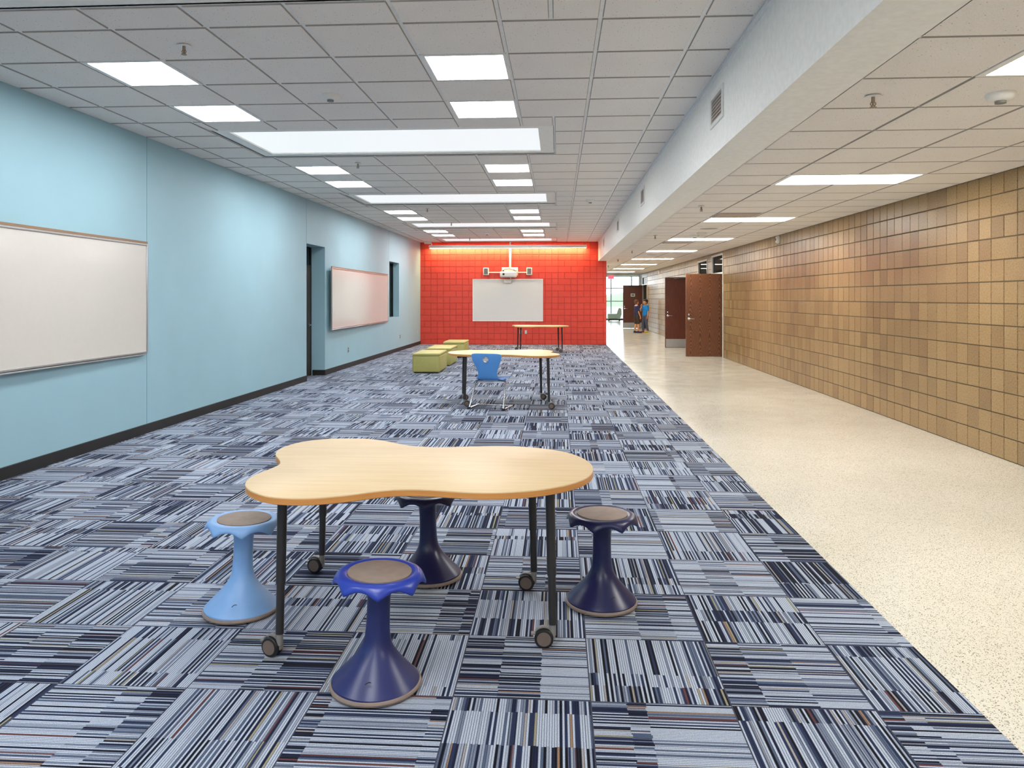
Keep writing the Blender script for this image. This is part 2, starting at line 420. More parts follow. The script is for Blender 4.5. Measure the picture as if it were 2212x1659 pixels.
# right block wall
rt = lambda s, n, z: (4.006+n, s, z)
holes_r = [(18.5, 19.86, -.01, 2.54), (20.44, 21.78, -.01, 2.49), (34.1, 36.05, -.01, 2.44)]
b = MB(); wallmesh(b, rt, Y0, 36.3, -.02, HK+.3, .2, holes_r, 1, 1)
blockwall(b, rt, Y0, 36.3, 0, HK, holes_r, .2, .2, 0, gap=.004, hide=.16, seed=5)
st(b.build('wall_right', ['tan_block', 'mortar'], smooth=False), 'tan glazed block corridor wall')
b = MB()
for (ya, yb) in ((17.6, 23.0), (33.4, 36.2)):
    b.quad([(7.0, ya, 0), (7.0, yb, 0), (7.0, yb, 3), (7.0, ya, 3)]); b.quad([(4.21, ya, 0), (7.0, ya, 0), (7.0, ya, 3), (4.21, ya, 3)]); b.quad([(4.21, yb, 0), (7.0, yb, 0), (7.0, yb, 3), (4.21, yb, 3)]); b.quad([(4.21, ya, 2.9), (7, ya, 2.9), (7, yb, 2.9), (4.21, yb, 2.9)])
st(b.build('wall_side_enclosures', 'dark', smooth=False))  # dark shells added behind the doorways to keep outside light out
# wall behind the camera
b = MB(); b.box((-4.9, Y0-.2, 0), (4.3, Y0, 3.5)); st(b.build('wall_front', 'whitewall', smooth=False))
# corridor left wall past the red wall, lobby shell
b = MB(); b.box((1.2, YR+.3, 0), (1.474, 37.6, 3.2)); st(b.build('wall_corridor', 'whitewall', smooth=False))
b = MB(); b.box((1.2, 37.45, HK-.02), (4.2, 37.6, 3.5)); b.box((4.0, 36.3, 0), (4.2, 37.6, 3.5)); b.box((4.0, 37.4, 0), (10, 37.6, 3.5)); b.box((9.9, 37.6, 0), (10.1, 49.2, 3.5)); b.box((-6.2, 37.4, 0), (1.4, 37.6, 3.5)); b.box((-6.2, 37.6, 0), (-6, 49.2, 3.5)); b.box((-6.2, 48.9, 2.86), (10.1, 49.2, 3.5))
st(b.build('wall_lobby', 'whitewall', smooth=False))
b = MB(); b.box((-6.2, 37.4, 3.1), (10.1, 49.2, 3.2)); st(b.build('ceiling', 'whitewall', smooth=False))
# beam
b = MB(); b.box((1.23, Y0, HK-.0095), (1.568, YR, HC+.2)); b.box((1.474, YR, HK-.0095), (1.568, 37.5, HC+.2))
st(b.build('trim_2', 'drywall', smooth=False), 'off-white bulkhead beam between room and corridor')
b = MB(); b.box((1.205, Y0, HC-.004), (1.23, YR, HC+.01)); b.box((1.212, Y0, HC-.03), (1.2299, YR, HC-.004))
st(b.build('trim_3', 'tbar', smooth=False))

# ------------------------------------------------------------------ ceilings
def ceiling(x_lines, y_lines, z, holes, name, xr, yr, gg=.012, ee=.017, dd=.009):
    b = MB(); rects = []
    for a, c in zip(x_lines, x_lines[1:]):
        for e, f in zip(y_lines, y_lines[1:]):
            R = [(a, c, e, f)]
            for h in holes: R = [q for r in R for q in subrect(r, h)]
            rects += [q for q in R if q[1]-q[0] > .03 and q[3]-q[2] > .03]
    base = [(xr[0], xr[1], yr[0], yr[1])]
    for h in holes: base = [q for r in base for q in subrect(r, h)]
    for q in base: b.quad([(q[0], q[2], z), (q[0], q[3], z), (q[1], q[3], z), (q[1], q[2], z)], 1)
    for q in rects:
        g, e, d = gg, ee, dd
        o = [(q[0]+g, q[2]+g), (q[0]+g, q[3]-g), (q[1]-g, q[3]-g), (q[1]-g, q[2]+g)]; n = [(q[0]+e, q[2]+e), (q[0]+e, q[3]-e), (q[1]-e, q[3]-e), (q[1]-e, q[2]+e)]
        O = [(x, y, z) for x, y in o]; I = [(x, y, z-d) for x, y in n]
        b.quad(I, 0)
        for k in range(4): b.quad([O[k], O[(k+1) % 4], I[(k+1) % 4], I[k]], 2)
    # roof slab above so that no daylight leaks in
    b.box((xr[0]-.3, yr[0]-.3, z+.25), (xr[1]+.3, yr[1]+.1, z+.35), mi=1)
    return st(b.build(name, ['tile', 'tbar', 'tileshade'], smooth=False), 'suspended tile ceiling')
G = .6253; gx = lambda k: -4.117+G*k; gy = lambda k: 4.027+G*k
GK = .616; kx = lambda k: 2.124+GK*k; ky = lambda k: 3.35+GK*k
SKY = [(2.92, 4.17), (7.68, 8.89), (12.53, 13.66), (17.38, 18.36), (22.02, 22.96), (-2.1, -.9)]
sky_holes = [(-3.60, -.045, a-.13, c+.13) for a, c in SKY]
rowsM = [2, 4, 9, 11, 17, 19, 24, 26, -5, -7, -13, -11]
lightM = [(c, r) for c in (1, 5) for r in rowsM]
holesM = sky_holes+[(gx(c), gx(c+1), gy(r), gy(r+1)) for c, r in lightM]
xl = [-4.5]+[gx(k) for k in range(0, 9)]+[1.205]
yl = [gy(k) for k in range(-14, 31)]+[YR]
ceiling(xl, yl, HC, holesM, 'ceiling', (-4.6, 1.23), (Y0, YR))
rowsK = [0, 6, 12, 18, 24, 30, 36, 42, 48, -6, -12]
grK = [(10.9, 0), (19.4, 0)]
holesK = [(kx(0), kx(2), ky(r), ky(r+1)) for r in rowsK]
xk = [1.551]+[kx(k) for k in range(0, 4)]+[4.0]; yk = [ky(k) for k in range(-14, 55)]+[37.45]
ceiling(xk, yk, HK, holesK, 'ceiling', (1.568, 4.02), (Y0, 37.45), .007, .012, .0095)
ordn = ['nearest', 'second', 'third', 'fourth', 'fifth', 'sixth', 'seventh', 'eighth', 'ninth', 'tenth', 'eleventh', 'twelfth']
def light_thing(w_, d_, mat, loc, label, group):
    t = thing('ceiling_light', label, 'ceiling light', loc, 0, group)
    b = MB(); i = .040
    for p in (((0, 0, -.011), (i, d_, .05)), ((w_-i*.7, 0, -.011), (w_, d_, .05)), ((i, 0, -.011), (w_-i*.7, i*.6, .05)), ((i, d_-i*.6, -.011), (w_-i*.7, d_, .05))): b.box(*p)
    b.box((0, 0, .05), (w_, d_, .07)); b.build('light_frame', 'tbar', t, smooth=False)
    b = MB(); b.box((i, i*.6, -.002), (w_-i*.7, d_-i*.6, .012)); b.build('diffuser', mat, t, smooth=False)
    return t
front = sorted([r for r in rowsM if r >= 0])
for c in (1, 5):
    side = 'left' if c == 1 else 'right'
    for n, r in enumerate(front): light_thing(G, G, 'panel', (gx(c), gy(r), HC), f'square bright ceiling light panel, {ordn[n]} from the camera in the {side} row over the carpet', 'square ceiling lights over the carpet')
    for r in rowsM:
        if r < 0: light_thing(G, G, 'panel', (gx(c), gy(r), HC), f'square ceiling light panel behind the camera, {side} row', 'square ceiling lights behind the camera')
for n, r in enumerate([r for r in rowsK if r >= 0]):
    light_thing(2*GK, GK, 'panel_c', (kx(0), ky(r), HK), f'long white ceiling light panel over the corridor, {ordn[n]} from the camera', 'long corridor ceiling lights')
for r in rowsK:
    if r < 0: light_thing(2*GK, GK, 'panel_c', (kx(0), ky(r), HK), 'long corridor ceiling light behind the camera', 'corridor ceiling lights behind the camera')
names = ['at the very top edge, cut by the frame', 'large and nearest fully visible', 'second fully visible from the camera', 'third fully visible from the camera', 'farthest, just before the red wall', 'behind the camera']
for (a, c), nm in zip(SKY, names):
    t = thing('skylight', f'long pale skylight panel across the ceiling, {nm}', 'skylight', (-1.82, (a+c)/2, HC), 0, 'long skylights across the carpet room')
    hx = 1.7775; hy = (c-a)/2+.13; ox = (-3.452+1.82, -.206+1.82); oy = (c-a)/2
    b = MB(); R = subrect((-hx+.008, hx-.008, -hy+.008, hy-.008), (ox[0], ox[1], -oy, oy))
    for q in R: b.box((q[0], q[2], .006), (q[1], q[3], .05))
    b.build('skylight_trim', 'drywall', t, smooth=False)
    b = MB(); b.box((ox[0], -oy, .022), (ox[1], oy, .04)); b.build('diffuser', 'skylens', t, smooth=False)
    b = MB(); b.box((-hx, -hy, .051), (hx, hy, .07)); b.build('skylight_curb', 'grey_pl', t, smooth=False)

# ------------------------------------------------------------------ things on walls
def whiteboard(name, label, mp_loc, w_, h_, rot, railm, surf, rail=True, tray=True):
    # local frame: x along board, y out of the wall (towards the room), z up
    t = thing(name, label, 'whiteboard', mp_loc, rot)
    b = MB(); b.box((0, 0, 0), (w_, .014, h_)); b.build('writing_surface', surf, t, smooth=False)
    b = MB(); f = .018
    for p in (((0, .0, 0), (f, .024, h_)), ((w_-f, 0, 0), (w_, .024, h_)), ((f, 0, 0), (w_-f, .024, f)), ((f, 0, h_-f), (w_-f, .024, h_))): b.box(*p, .002, 1)
    b.build('board_frame', 'alu' if rail else 'white_pl', t)
    if rail:
        b = MB(); b.box((0, .001, h_), (w_, .022, h_+.024), .002, 1); b.build('map_rail', railm, t)
    if tray:
        b = MB(); b.box((.06, .0, -.020), (w_-.0, .03, -.006), .003, 1); b.build('marker_tray', 'alu', t)
    return t
ang = PI/2-math.atan(.0072)
# board local x runs along +Y of the room and local y must point to +X: use rotation -90 with x reversed
def lboard(name, label, ya, yb, za, zb):
    x = lw(yb, 0, 0)[0]+.001
    return whiteboard(name, label, (x, yb, za), yb-ya, zb-za-.03, -ang, 'tanrail', 'wboard')
lboard('whiteboard', 'large glossy whiteboard on the blue wall, cut off by the left frame edge', 3.2, 7.77, .865, 2.06)
lboard('whiteboard', 'smaller glossy whiteboard on the blue wall beyond the recessed door', 13.95, 18.81, .857, 2.055)
wb = whiteboard('whiteboard', 'white projection board on the red wall under the projector', (-.47, YR-.008, .72), 2.187, 1.31, PI, 'alu', 'wboard2', False, False)
def plate(loc, rot, label, name='wall_outlet', cat='outlet', dark=True):
    t = thing(name, label, cat, loc, rot, None)
    b = MB(); b.box((-.036, 0, -.058), (.036, .006, .058), .003, 1); b.build('cover_plate', 'alu', t)
    b = MB()
    for z in (-.024, .024): b.box((-.017, .0045, z-.015), (.017, .009, z+.015), .003, 1)
    b.build('socket', 'white_pl' if not dark else 'dk_metal', t)
    return t
x = lambda y: lw(y, 0, 0)[0]
plate((x(15.33), 15.33, .375), -PI/2, 'metal wall outlet low on the blue wall under the far whiteboard')
plate((x(20.27), 20.27, .39), -PI/2, 'metal wall outlet low on the blue wall past the narrow window')
plate((x(22.74), 22.74, .39), -PI/2, 'small wall plate low at the far end of the blue wall beside the red corner', dark=False)
plate((-1.16, YR-.008, .39), PI, 'left of two metal outlet plates on the red wall behind the farthest table', dark=False)
plate((-1.0, YR-.008, .39), PI, 'right of two metal outlet plates on the red wall behind the farthest table', dark=False)
# wall wash fixture
t = thing('linear_wall_light', 'long slim light fixture across the top of the red wall casting an orange glow', 'wall light', (0, YR-.14, 0))
b = MB(); b.box((-4.0, -.05, 2.99), (.87, .05, 3.075), .004, 1); b.box((-4.0, -.05, 2.9805), (.87, -.040, 2.995)); b.build('light_housing', 'white_pl', t)
b = MB(); b.box((-3.98, -.030, 2.982), (.85, .046, 2.9895)); b.build('lamp_tube', 'washlamp', t, smooth=False)
for xx in (-3.7, -2.3, -.6, .6):
    b = MB(); b.box((xx-.01, .05, 3.02), (xx+.01, .131, 3.05)); b.build('mounting_bracket', 'white_pl', t)
# projector
t = thing('ceiling_projector', 'white projector with cables on a mounting plate above the board on the red wall', 'projector', (-1.5, YR-.0085, 2.2))
b = MB(); b.box((-.245, -.02, -.06), (.255, 0, .195), .008, 2); b.build('mounting_plate', 'white_pl', t)
b = MB(); b.loft([[(-.27, y, z) for y, z in ((-.46, -.09), (-.46, .02), (-.20, .06), (-.05, .06), (-.05, -.10), (-.40, -.13))], [(.22, y, z) for y, z in ((-.46, -.09), (-.46, .02), (-.20, .06), (-.05, .06), (-.05, -.10), (-.40, -.13))]]); b.box((-.05, -.1, -.04), (.05, -.02, .06)); bmesh.ops.bevel(b.bm, geom=list(b.bm.edges), offset=.012, segments=2, affect='EDGES'); pj = b.build('projector_body', 'white_pl', t)
b = MB(); b.lathe([(.035, 0), (.035, .012), (.028, .02), (.0, .021)], 20, mat=Matrix.Translation((-.16, -.455, -.03)) @ Matrix.Rotation(PI/2, 4, 'X')); b.build('lens', 'black_pl', t)
b = MB(); b.tube([(-.2, -.06, .09), (-.15, -.1, .13), (0, -.12, .14), (.1, -.1, .11), (.17, -.06, .08), (.22, -.05, .09)], .008, 8); b.ellip((-.2, -.06, .08), (.025, .025, .03), 10); b.tube([(.12, -.07, .14), (.16, -.1, .09), (.2, -.12, .06)], .007, 8); b.build('cable', 'black_pl', t)
t = thing('conduit_pole', 'white vertical cable pole running up the red wall from projector to ceiling', 'pole', (-1.485, YR-.04, 2.39))
b = MB(); b.box((-.031, -.02, 0), (.031, .03, .60), .004, 1); b.build('cable_cover', 'white_pl', t)
b = MB(); b.box((-.022, -.015, .60), (.022, .02, HC-2.39-.004), .004, 1); b.build('pole_top', 'white_pl', t)
t = thing('speaker_bar', 'thin white rail holding cables between the two wall speakers', 'rail', (0, YR-.0085, 2.235))
b = MB(); b.box((-2.15, -.02, -.014), (-1.75, 0, .014), .003, 1); b.build('cable_rail', 'white_pl', t)
b = MB(); b.box((-1.24, -.02, -.014), (-.97, 0, .014), .003, 1); b.build('cable_rail', 'white_pl', t)
for xx, sd in ((-2.232, 'left'), (-.892, 'right')):
    t = thing('wall_speaker', f'white wall speaker with grey grille to the {sd} of the projector', 'speaker', (xx, YR-.0085, 2.265), 0, 'wall speakers beside the projector')
    b = MB(); b.box((-.085, -.11, -.115), (.085, 0, .115), .02, 3); b.build('speaker_case', 'white_pl', t)
    b = MB(); b.box((-.062, -.118, -.085), (.062, -.109, .095), .004, 1); b.build('speaker_grille', 'grey_pl', t)
t = thing('interactive_sensor', 'small white sensor box at the top edge of the projection board', 'sensor', (-1.56, YR-.034, 1.965))
b = MB(); b.box((-.11, -.09, -.055), (.11, 0, .05), .014, 3); b.build('sensor_body', 'white_pl', t)
b = MB(); b.tube([(.08, -.04, .05), (.1, -.05, .09), (.06, -.04, .13)], .008, 8); b.build('cable', 'white_pl', t)
t = thing('security_camera', 'small white security camera hanging from the ceiling in the far left corner', 'camera', (-3.98, 22.75, HC-.009))
b = MB(); b.box((-.11, -.07, -.075), (.09, .07, 0), .01, 2); b.build('camera_body', 'white_pl', t)
b = MB(); b.tube([(.09, 0, -.04), (.12, 0, -.09), (.05, 0, -.17)], .014, 8); b.build('camera_arm', 'white_pl', t)
# beam vents
vl = ['nearest to the camera and largest', 'second from the camera', 'third from the camera', 'farthest, next to the red wall']
for (ya, yb), nm in zip(((5.67, 6.11), (10.77, 11.23), (15.24, 15.78), (20.0, 20.5)), vl):
    t = thing('air_vent', f'white grille vent on the side of the off-white beam, {nm}', 'air vent', (1.23, (ya+yb)/2, 2.93), 0, 'vents along the beam')
    hw = .235; hh = .125; b = MB()
    for p in (((-.012, -hw, -hh), (0, -hw+.045, hh)), ((-.012, hw-.045, -hh), (0, hw, hh)), ((-.012, -hw+.045, -hh), (0, hw-.045, -hh+.03)), ((-.012, -hw+.045, hh-.03), (0, hw-.045, hh))): b.box(*p)
    b.build('vent_frame', 'white_pl', t, smooth=False)
    b = MB(); b.box((-.002, -hw+.04, -hh+.025), (-.0005, hw-.04, hh-.025)); b.build('vent_backing', 'vent_dark', t, smooth=False)
    b = MB()
    for k in range(7): z = -hh+.045+k*.0275; b.quad([(-.002, -hw+.04, z), (-.002, hw-.04, z), (-.010, hw-.04, z-.014), (-.010, -hw+.04, z-.014)])
    b.build('vent_louvre', 'louvre', t, smooth=False)
# ceiling sprinklers and smoke detectors
def sprinkler(loc, label, group):
    t = thing('fire_sprinkler', label, 'sprinkler', loc, 0, group)
    b = MB(); b.lathe([(.045, -.012), (.045, -.010), (.03, 0)], 24); b.build('escutcheon', 'tbar', t)
    b = MB(); b.lathe([(.010, 0), (.010, -.04), (.007, -.045), (.007, -.06)], 12); b.tube([(-.006, 0, -.035), (-.016, 0, -.05), (-.004, 0, -.068)], .003, 6); b.tube([(.006, 0, -.035), (.016, 0, -.05), (.004, 0, -.068)], .003, 6); b.lathe([(.018, -.070), (.018, -.067), (.0, -.066)], 16); b.build('sprinkler_head', 'brass', t)
zc = HC-.009; zk = HK-.009
for (a, c), n in zip([(-2.54, 4.95), (-2.553, 9.43), (-2.52, 14.33), (-2.45, 17.1), (-2.56, 21.6)], ordn): sprinkler((a, c, zc), f'metal fire sprinkler on the carpet room ceiling, {n} from the camera', 'ceiling sprinklers')
for (a, c), n in zip([(1.75, 4.29), (1.755, 9.34), (1.75, 13.69), (1.76, 18.05), (1.75, 22.12), (1.75, 26.5), (1.75, 31.0)], ordn): sprinkler((a, c, zk), f'metal fire sprinkler on the corridor ceiling, {n} from the camera', 'corridor sprinklers')
def smoke(loc, label, s=1.0):
    t = thing('smoke_detector', label, 'smoke detector', loc, 0, 'smoke detectors')
    b = MB(); b.lathe([(.075*s, 0), (.075*s, -.012*s), (.066*s, -.03*s), (.045*s, -.042*s), (.0, -.043*s)], 28); b.build('detector_base', 'white_pl', t)
    b = MB(); b.lathe([(.028*s, -.0405*s), (.028*s, -.056*s), (.0, -.057*s)], 20); b.build('sensing_chamber', 'grey_pl', t)
smoke((-1.931, 6.26, zc), 'white round smoke detector on the ceiling near the camera left of centre')
smoke((.564, 13.29, zc), 'white smoke detector on the ceiling right of the second skylight')
smoke((-1.90, 19.96, zc), 'white smoke detector on the ceiling close to the red wall')
smoke((2.439, 4.30, zk), 'white round smoke detector on the corridor ceiling below the nearest corridor light')
smoke((2.448, 13.64, zk), 'white smoke detector on the corridor ceiling between the third and fourth corridor lights', 1.1)
for (a, c, r_, lb) in ((2.45, 12.38, .165, 'round ceiling speaker grille in the corridor behind the third light'), (2.44, 19.82, .16, 'round ceiling speaker grille farther down the corridor')):
    t = thing('ceiling_speaker', lb, 'ceiling speaker', (a, c, zk))
    b = MB(); b.lathe([(r_, 0), (r_, -.006), (r_-.012, -.010), (r_-.02, -.006)], 36); b.build('speaker_rim', 'white_pl', t)
    b = MB(); b.lathe([(r_-.018, -.003), (r_-.018, -.006), (0, -.0062)], 36); b.build('speaker_grille', 'vent_dark', t)
t = thing('wireless_access_point', 'small white box on the corridor ceiling next to the round speaker grille', 'device', (2.48, 13.16, zk)); b = MB(); b.box((-.08, -.06, -.035), (.08, .06, 0), .012, 2); b.build('device_body', 'white_pl', t)
for y, wd, lb in ((10.40, .24, 'grey slotted return air grille before the third corridor light'), (15.48, .2, 'grey return air grille before the fourth light of the corridor ceiling')):
    t = thing('ceiling_grille', lb, 'air grille', (2.42, y, HK-.0095))
    b = MB(); b.box((-.28, -wd, -.006), (.28, wd, 0)); b.build('grille_frame', 'vent_dark', t, smooth=False)
    b = MB()
    for k in range(14): yy = -wd+.02+k*(2*wd-.04)/13; b.box((-.26, yy-.004, -.014), (.26, yy+.004, -.006))
    b.build('grille_slat', 'louvre', t, smooth=False)
for (c, z, lb) in ((13.9, 2.53, 'white round fire alarm strobe high on the tan block wall'), (30.0, 2.48, 'small white alarm device high on the tan wall near the lobby')):
    t = thing('fire_alarm', lb, 'fire alarm', (4.0, c, z-.02))
    R_ = Matrix.Rotation(-PI/2, 4, 'Y')
    b = MB(); b.lathe([(.075, 0), (.075, .02), (.06, .045), (.03, .05), (.0, .05)], 28, mat=R_); b.build('alarm_body', 'white_pl', t)
    b = MB(); b.lathe([(.022, .045), (.022, .06), (0, .065)], 16, mat=R_); b.build('strobe_lens', 'grey_pl', t)

# ------------------------------------------------------------------ corridor doors
def corridor_frame(n, ya, yb, ztop, label):
    t = thing('door_%d' % n, label, 'door frame', (4.0, ya, 0)); t['kind'] = 'structure'; L = yb-ya; b = MB(); f = .04
    for p in (((-.012, 0, 0), (.05, f, ztop)), ((-.012, L-f, 0), (.05, L, ztop)), ((-.012, f, ztop-f), (.05, L-f, ztop)), ((-.012, f, 2.04), (.05, L-f, 2.04+f))): b.box(*p)
    b.build('door_frame', 'white_pl', t, smooth=False)
    b = MB(); b.box((.030, f, 2.04+f), (.036, L-f, ztop-f)); b.build('transom_glass', 'dglass', t, smooth=False)
corridor_frame(2, 18.5, 19.86, 2.54, 'pale door frame with glass transom behind the nearest open door')
corridor_frame(3, 20.44, 21.78, 2.49, 'pale door frame with glass transom behind the dark open door')
corridor_frame(4, 34.1, 36.05, 2.44, 'pale door frame with glass transom near the lobby')
def cdoor(x0, x1, y, mat, label, kick, sign=False):
    W = x1-x0; t = thing('open_door', label, 'door', (x0, y, .006), 0, 'open corridor doors')
    b = MB(); b.box((0, 0, .004), (W, .045, 2.035), .003, 1); b.build('door_leaf', mat, t)
    b = MB(); R_ = Matrix.Rotation(PI/2, 4, 'X')
    b.lathe([(.032, 0), (.032, .012), (.014, .016), (.012, .05), (0, .052)], 20, mat=Matrix.Translation((.075, 0, .93)) @ R_)
    b.tube([(.075, -.05, .93), (.10, -.055, .93), (.20, -.05, .928)], [.013, .012, .009], 10); b.build('lever_handle', 'chrome', t)
    b = MB(); b.lathe([(.024, 0), (.024, .010), (.016, .016), (0, .017)], 20, mat=Matrix.Translation((.075, 0, 1.03)) @ R_); b.build('deadbolt', 'chrome', t)
    b = MB()
    for z in (.22, 1.02, 1.82): b.lathe([(.009, -.055), (.009, .055)], 10, mat=Matrix.Translation((W+.012, -.004, z)))
    for z in (.22, 1.02, 1.82): b.box((W-.002, 0, z-.05), (W+.014, .004, z+.05))
    b.build('hinge', 'alu', t)
    if kick:
        b = MB(); b.box((.02, -.003, .02), (W-.02, 0, .26)); b.build('kick_plate', 'alu', t, smooth=False)
        b = MB(); b.box((.25, -.03, 1.97), (W-.02, -.002, 2.0), .003, 1); b.build('door_closer', 'dk_metal', t)
    if sign:
        b = MB(); b.box((.36, -.006, 1.50), (.56, 0, 1.64), .003, 1); sg = b.build('room_sign', 'white_pl', t)
        b = MB(); b.box((.39, -.008, 1.535), (.53, -.006, 1.605)); b.build('sign_panel', 'green_sign', sg, smooth=False)
    return t
cdoor(3.135, 4.015, 18.72-.045, 'door_wood', 'large open wooden door with wavy oak grain, nearest the camera in the corridor', False)
cdoor(3.07, 3.99, 21.80, 'door_dark', 'dark brown open door with metal kick plate behind the oak grain door', True)
cdoor(3.075, 3.975, 35.88, 'door_dark', 'distant dark brown open door with green and white sign beyond the two children', True, True)
b = MB(); b.box((3.98, 19.86, .0), (4.0, 19.90, .01)); b.bm.free()

# ------------------------------------------------------------------ wobble stools
def stool(loc, rotz, tilt, mats, label, hgt=.43):
    t = thing('wobble_stool', label, 'stool', loc, rotz, 'wobble stools around the near table')
    R = Matrix.Rotation(tilt, 4, 'Y')
    b = MB(); b.lathe([(.150, .0), (.167, .007), (.171, .015), (.169, .022), (.160, .026)], 64); b.build('rubber_base', 'taupe', t)
    top = hgt
    prof = [(.164, .022), (.164, .028), (.158, .035), (.146, .047), (.128, .066), (.110, .085), (.092, .105), (.076, .125), (.062, .146), (.053, .166), (.0475, .19), (.0445, .22), (.043, .28), (.043, .33), (.047, top-.06), (.058, top-.045)]
    b = MB(); b.lathe(prof, 64, mat=R); b.build('pedestal', mats[0], t)
    seg = 128; rings = []
    def ring(r, z, sc):   # scalloped skirt: eight drooping tips
        out = []
        for k in range(seg):
            th = 2*PI*k/seg; w_ = 1-abs(math.sin(4*th)); w_ = .75*w_+.25*(.5+.5*math.cos(8*th))**2
            out.append((Vector(((r+sc*.013*w_)*math.cos(th), (r+sc*.013*w_)*math.sin(th), z-sc*.023*w_))))
        return out
    for r, z, sc in ((.045, top-.050, 0), (.10, top-.032, 0), (.138, top-.020, .2), (.154, top-.022, .8), (.1590, top-.025, 1.0), (.1620, top-.023, 1.0), (.1635, top-.017, .8), (.161, top-.009, .45), (.155, top-.003, .18), (.146, top+.001, .05), (.134, top+.002, 0), (.124, top-.001, 0), (.118, top-.005, 0)):
        rings.append([R @ p for p in ring(r, z, sc)])
    b = MB(); b.loft(rings, True); s = b.build('seat', mats[1], t, ang=60)
    b = MB(); b.lathe([(.119, top-.005), (.119, top+.001), (.112, top+.003), (0, top+.0035)], 64, mat=R); b.build('seat_pad', 'taupe', t)
    b = MB(); a0 = -PI/2-.25; rr = .1405; b.tube([(rr*math.cos(a0+q)*1.0, rr*math.sin(a0+q), .074+.010*math.sin(q*14)) for q in [k*.012 for k in range(14)]], .0015, 6, mat=R); b.build('moulded_mark', 'black_pl', t)
stool((-.683, 2.775, 0), .2, .035, ('navy', 'royal'), 'royal blue wobble stool in front of the near table, closest to the camera')
stool((-1.47, 3.40, 0), .35, .03, ('sky_pl', 'sky_pl'), 'light blue wobble stool at the left end of the near table')
stool((-.67, 3.87, 0), .1, -.025, ('ink_pl', 'ink_pl'), 'dark navy wobble stool half hidden behind the near table', .445)
stool((.205, 3.585, 0), .5, .01, ('ink_pl', 'ink_pl'), 'dark navy wobble stool standing alone at the right of the near table')

# ------------------------------------------------------------------ tables
import functools
def unproj(px, py, z):
    u = (px-1106)/1619.24; v = -(py-642.77)/1619.24; c_, s_ = math.cos(.0616), math.sin(.0616)
    d = (u*c_-s_, u*s_+c_, v); t_ = (z-H_CAM)/d[2]; return (d[0]*t_, d[1]*t_)
TZ = .70
outl = [(528,1046),(534,1036),(548,1026),(569,1018),(589,1010),(602,1004),(605.5,997),(602,990.5),(596,985),(595,977),(604,969),(626,960.5),(657,953),(705,947.8),(767,946.5),(815,949.3),(846,955),(878,961.5),(912,964.8),(958,966.3),(1026,964),(1093,963),(1160,966.8),(1211,974),(1245,982.7),(1272,996),(1282,1009),(1279,1024),(1255,1038.5),(1211,1050),(1160,1058.3),(1093,1063),(1042,1063.8),(992,1061.5),(941,1058),(890,1056),(840,1057.6),(798,1062.5),(750,1069),(698,1074),(645,1076.3),(591,1074),(559,1067),(537,1057.5)]
TC = (-.57, 3.43)
poly0 = [unproj(a, c, TZ) for a, c in outl]
poly0 = [(a-TC[0], c-TC[1]) for a, c in poly0]
def catmull(P, n=4):
    out = []; N = len(P)
    for k in range(N):
        p0, p1, p2, p3 = [Vector(P[(k+q) % N]) for q in (-1, 0, 1, 2)]
        for m in range(n):
            u = m/n; out.append(tuple(.5*((2*p1)+(p2-p0)*u+(2*p0-5*p1+4*p2-p3)*u*u+(3*p1-p0-3*p2+p3)*u**3)))
    return out
POLY = catmull(poly0)
for _ in range(5): POLY = [tuple((Vector(POLY[k-1])+2*Vector(POLY[k])+Vector(POLY[(k+1) % len(POLY)]))/4) for k in range(len(POLY))]
area = sum(POLY[k-1][0]*POLY[k][1]-POLY[k][0]*POLY[k-1][1] for k in range(len(POLY)))
if area < 0: POLY = POLY[::-1]
def inset(P, d):
    out = []; N = len(P)
    for k in range(N):
        t_ = (Vector(P[(k+1) % N])-Vector(P[k-1])).normalized(); out.append((P[k][0]-t_.y*d, P[k][1]+t_.x*d))
    return out
LEGS = [(-.545, -.455, PI*.9), (-.667, .47, PI*.95), (.535, -.30, PI*1.0), (.437, .30, PI*.95)]
def caster(parent, x, y, a):
    m = Matrix.Translation((x, y, 0)) @ Matrix.Rotation(a, 4, 'Z')
    off = .036; R_ = .040
    for s in (-1, 1):
        b = MB(); mm = m @ Matrix.Translation((off, s*.014, R_)) @ Matrix.Rotation(PI/2, 4, 'X')
        b.lathe([(.0, -.009), (R_-.010, -.009), (R_-.003, -.008), (R_, -.004), (R_, .004), (R_-.003, .008), (R_-.010, .009), (0, .009)], 32, mat=mm); wlo = b.build('caster_wheel', 'black_pl', parent)
        b = MB(); b.lathe([(R_-.011, -.0112), (R_-.011, .0112)], 28, mat=mm); b.build('wheel_hub', 'hub', parent)
    b = MB(); pts = []
    mm = m @ Matrix.Translation((off, 0, R_))
    rings = []
    for k in range(11):
        th = PI*(-.05+.85*k/10)
        for_ = []
        cx, cz = math.cos(PI-th), math.sin(PI-th)
        r1, r2 = R_+.002, R_+.007
        rings.append([(r1*cx, -.010, r1*cz), (r2*cx, -.010, r2*cz), (r2*cx, .010, r2*cz), (r1*cx, .010, r1*cz)])
    b.loft(rings, True, mat=mm)
    b.lathe([(.014, .05), (.014, .095), (.010, .11)], 16, mat=m @ Matrix.Translation((0, 0, -.0)))
    b.box((0, -.004, R_-.012), (off, .004, R_+.03), mat=m)
    b.box((off+R_-.004, -.012, R_+.012), (off+R_+.014, .012, R_+.018), mat=m)
    b.build('caster_hood', 'grey_pl', parent)
